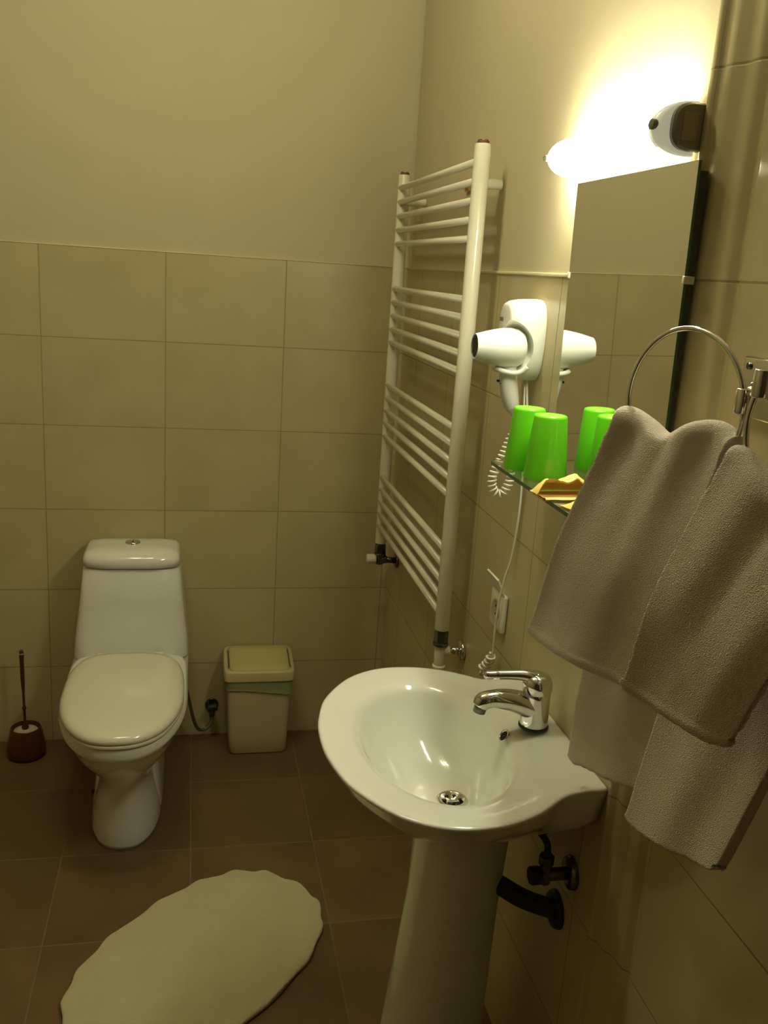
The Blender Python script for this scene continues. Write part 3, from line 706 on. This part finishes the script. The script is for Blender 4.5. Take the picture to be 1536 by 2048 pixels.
# flexible water hose and stop valve behind the toilet
ho = thing('stop_valve', 'dark stop valve with flexible hose on the back wall between toilet and bin', 'valve', (-.548, 0, .108))
MB().cyl((-.548, -.0005, .108), (-.548, -.045, .108), .0085, 16).cyl((-.548, -.0005, .108), (-.548, -.008, .108), .021, 24, .002).cyl((-.548, -.036, .085), (-.548, -.036, .118), .009, 16).build('valve_body', M['dark_chrome'], ho)
MB().cyl((-.562, -.046, .114), (-.532, -.046, .120), .012, 8, .002).build('handle', M['rubber'], ho)
MB().tube(catmull([(-.626, -.125, .215), (-.618, -.10, .165), (-.604, -.075, .09), (-.588, -.055, .048), (-.566, -.042, .043), (-.550, -.037, .062), (-.548, -.036, .086)], 8), .0052, 12).build('braided_hose', mat('braided_steel', (.24, .23, .20), .4, metal=.8, bump_s=500, bump_a=1), ho)

# ------------------------------------------------------------------ swing-lid bin
BX = -.409
bi = thing('waste_bin', 'cream plastic swing lid waste bin with green bag against the back wall', 'bin', (BX, -.10, 0))
yb_ = -.082
MB().loft([rrect(BX+.002, yb_+.002, .085, .055, .0005, .25), rrect(BX+.002, yb_+.002, .0895, .0585, .006, .25), rrect(BX+.001, yb_, .092, .061, .06, .25), rrect(BX, yb_, .097, .066, .20, .25), rrect(BX, yb_, .099, .068, .262, .25), rrect(BX, yb_, .096, .065, .262, .25), rrect(BX, yb_, .094, .063, .20, .25)], True, True).build('bin_body', M['cream_dark'], bi)
bg = []
for z, e_ in ((.266, 0), (.262, .004), (.25, .0045), (.235, .0042), (.224, .0025), (.219, .0035)):
    bg.append([p_+Vector((0, 0, (.010*noise.noise(Vector((p_.x*22, p_.y*22, 3))) + (.006 if p_.x < BX else -.008)*1.0 if z < .23 else 0))) for p_ in rrect(BX, yb_, .0985+e_+.0015, .0675+e_+.0015, z, .25, 72)])
MB().loft(bg, False, False).build('bag_rim', M['bag'], bi)
def blid(z, dx, dy, tilt):   # lid plane rises towards the wall
    return [Vector((p_.x, p_.y, z+tilt*(p_.y-(yb_-.07))/.14)) for p_ in rrect(BX, yb_, dx, dy, 0, .22, 72)]
MB().loft([blid(.256, .106, .0755, 0), blid(.256, .1085, .0775, 0), blid(.283, .1080, .077, .020), blid(.288, .1045, .0735, .022), blid(.2885, .098, .069, .022), blid(.283, .0965, .068, .022)], True, True).build('lid_frame', M['cream_plastic'], bi, auto=60)
fr_ = [blid(.2835, .0905, .0665, .022), blid(.2885, .0895, .066, .024), blid(.290, .0875, .064, .0245), blid(.2915, .05, .04, .025), blid(.292, .005, .005, .025)]
MB().loft(fr_).build('swing_flap', mat('cream_flap', (.54, .46, .19), .42), bi, auto=60)
for sx in (-.0932, .0932):
    MB().loft([[Vector((BX+sx-.0012, y, z)), Vector((BX+sx+.0012, y, z)), Vector((BX+sx+.0012, y, z+.0006)), Vector((BX+sx-.0012, y, z+.0006))] for y, z in ((yb_-.052, .2912), (yb_+.05, .3058))]).build('flap_gap', M['dark'], bi, smooth=False)
MB().box((BX-.006, yb_-.0700, .222), (BX+.020, yb_-.0672, .234), .001, 1).build('label', M['red'], bi)

# ------------------------------------------------------------------ toilet brush
br = thing('toilet_brush', 'red brown toilet brush in a round pot on the floor left of the toilet', 'toilet brush', (-1.100, -.085, 0))
bx, by = -1.100, -.085
pot = MB().lathe((bx, by, .0005), [(.040, 0), (.052, .003), (.0565, .014), (.0560, .030), (.052, .055), (.047, .080), (.043, .092), (.0405, .094), (.0385, .090), (.042, .06), (.044, .03), (.030, .012), (.0005, .012)], n=44, caps=False).build('pot', M['brush_red'], br, auto=60)
MB().lathe((bx, by, .0005), [(.037, .02), (.0385, .075), (.034, .083), (.018, .087), (.0005, .088)], n=36, caps=False).build('bristle_head', M['bristle'], br)
hd = [(.0085, .087), (.0105, .092), (.0095, .098), (.0045, .104), (.0038, .125), (.0038, .150), (.0060, .153), (.0060, .159), (.0036, .163), (.0038, .205), (.0052, .225), (.0060, .250), (.0060, .310), (.0068, .322), (.0062, .336), (.0045, .342), (.0005, .344)]
MB().lathe((bx, by, 0), hd, axis=(-.013, 0, 1), n=20, caps=False).build('handle', M['brush_red'], br)
MB().cyl((bx-.0042, by, .329), (bx-.0043, by, .333), .0068, 20).build('handle_band', mat('pale_band', (.42, .30, .22), .4), br)

# ------------------------------------------------------------------ bath mat
ua = Vector((.700, .714, 0)); na_ = Vector((.714, -.700, 0))
rc = ua*-1.130 + na_*.288
NB = 220
def matring(s_, z, wob=1.0):
    o_ = []
    for k in range(NB):
        t = 2*PI*k/NB
        e = .84
        rr_ = 1+.010*wob*math.sin(17*t)*(1 if -1 else 0)+.008*wob*noise.noise(Vector((math.cos(t)*3, math.sin(t)*3, 2)))
        p_ = rc+ua*(.317*spow(math.cos(t), e)*rr_*s_)+na_*(.202*spow(math.sin(t), e)*rr_*s_)
        zz = z
        if s_ < .97: zz += .0035*noise.noise(Vector((p_.x*7, p_.y*7, 1)))
        if s_ > .9: zz += .004*max(0, math.sin(17*t+1))*(s_-.9)*10*(1 if z > .006 else 0)
        o_.append(Vector((p_.x, p_.y, zz)))
    return o_
mr = [matring(.985, .0008), matring(1.0, .003), matring(1.004, .009), matring(.996, .0125), matring(.98, .0140)]+[matring(s_, .0145) for s_ in (.94, .86, .74, .6, .45, .3, .15, .03)]
bmat = MB().loft(mr).build('bath_mat', M['rug'], loc=(rc.x, rc.y, 0))
tag(bmat, 'oval cream fabric bath mat with scalloped edge on the floor', 'bath mat')
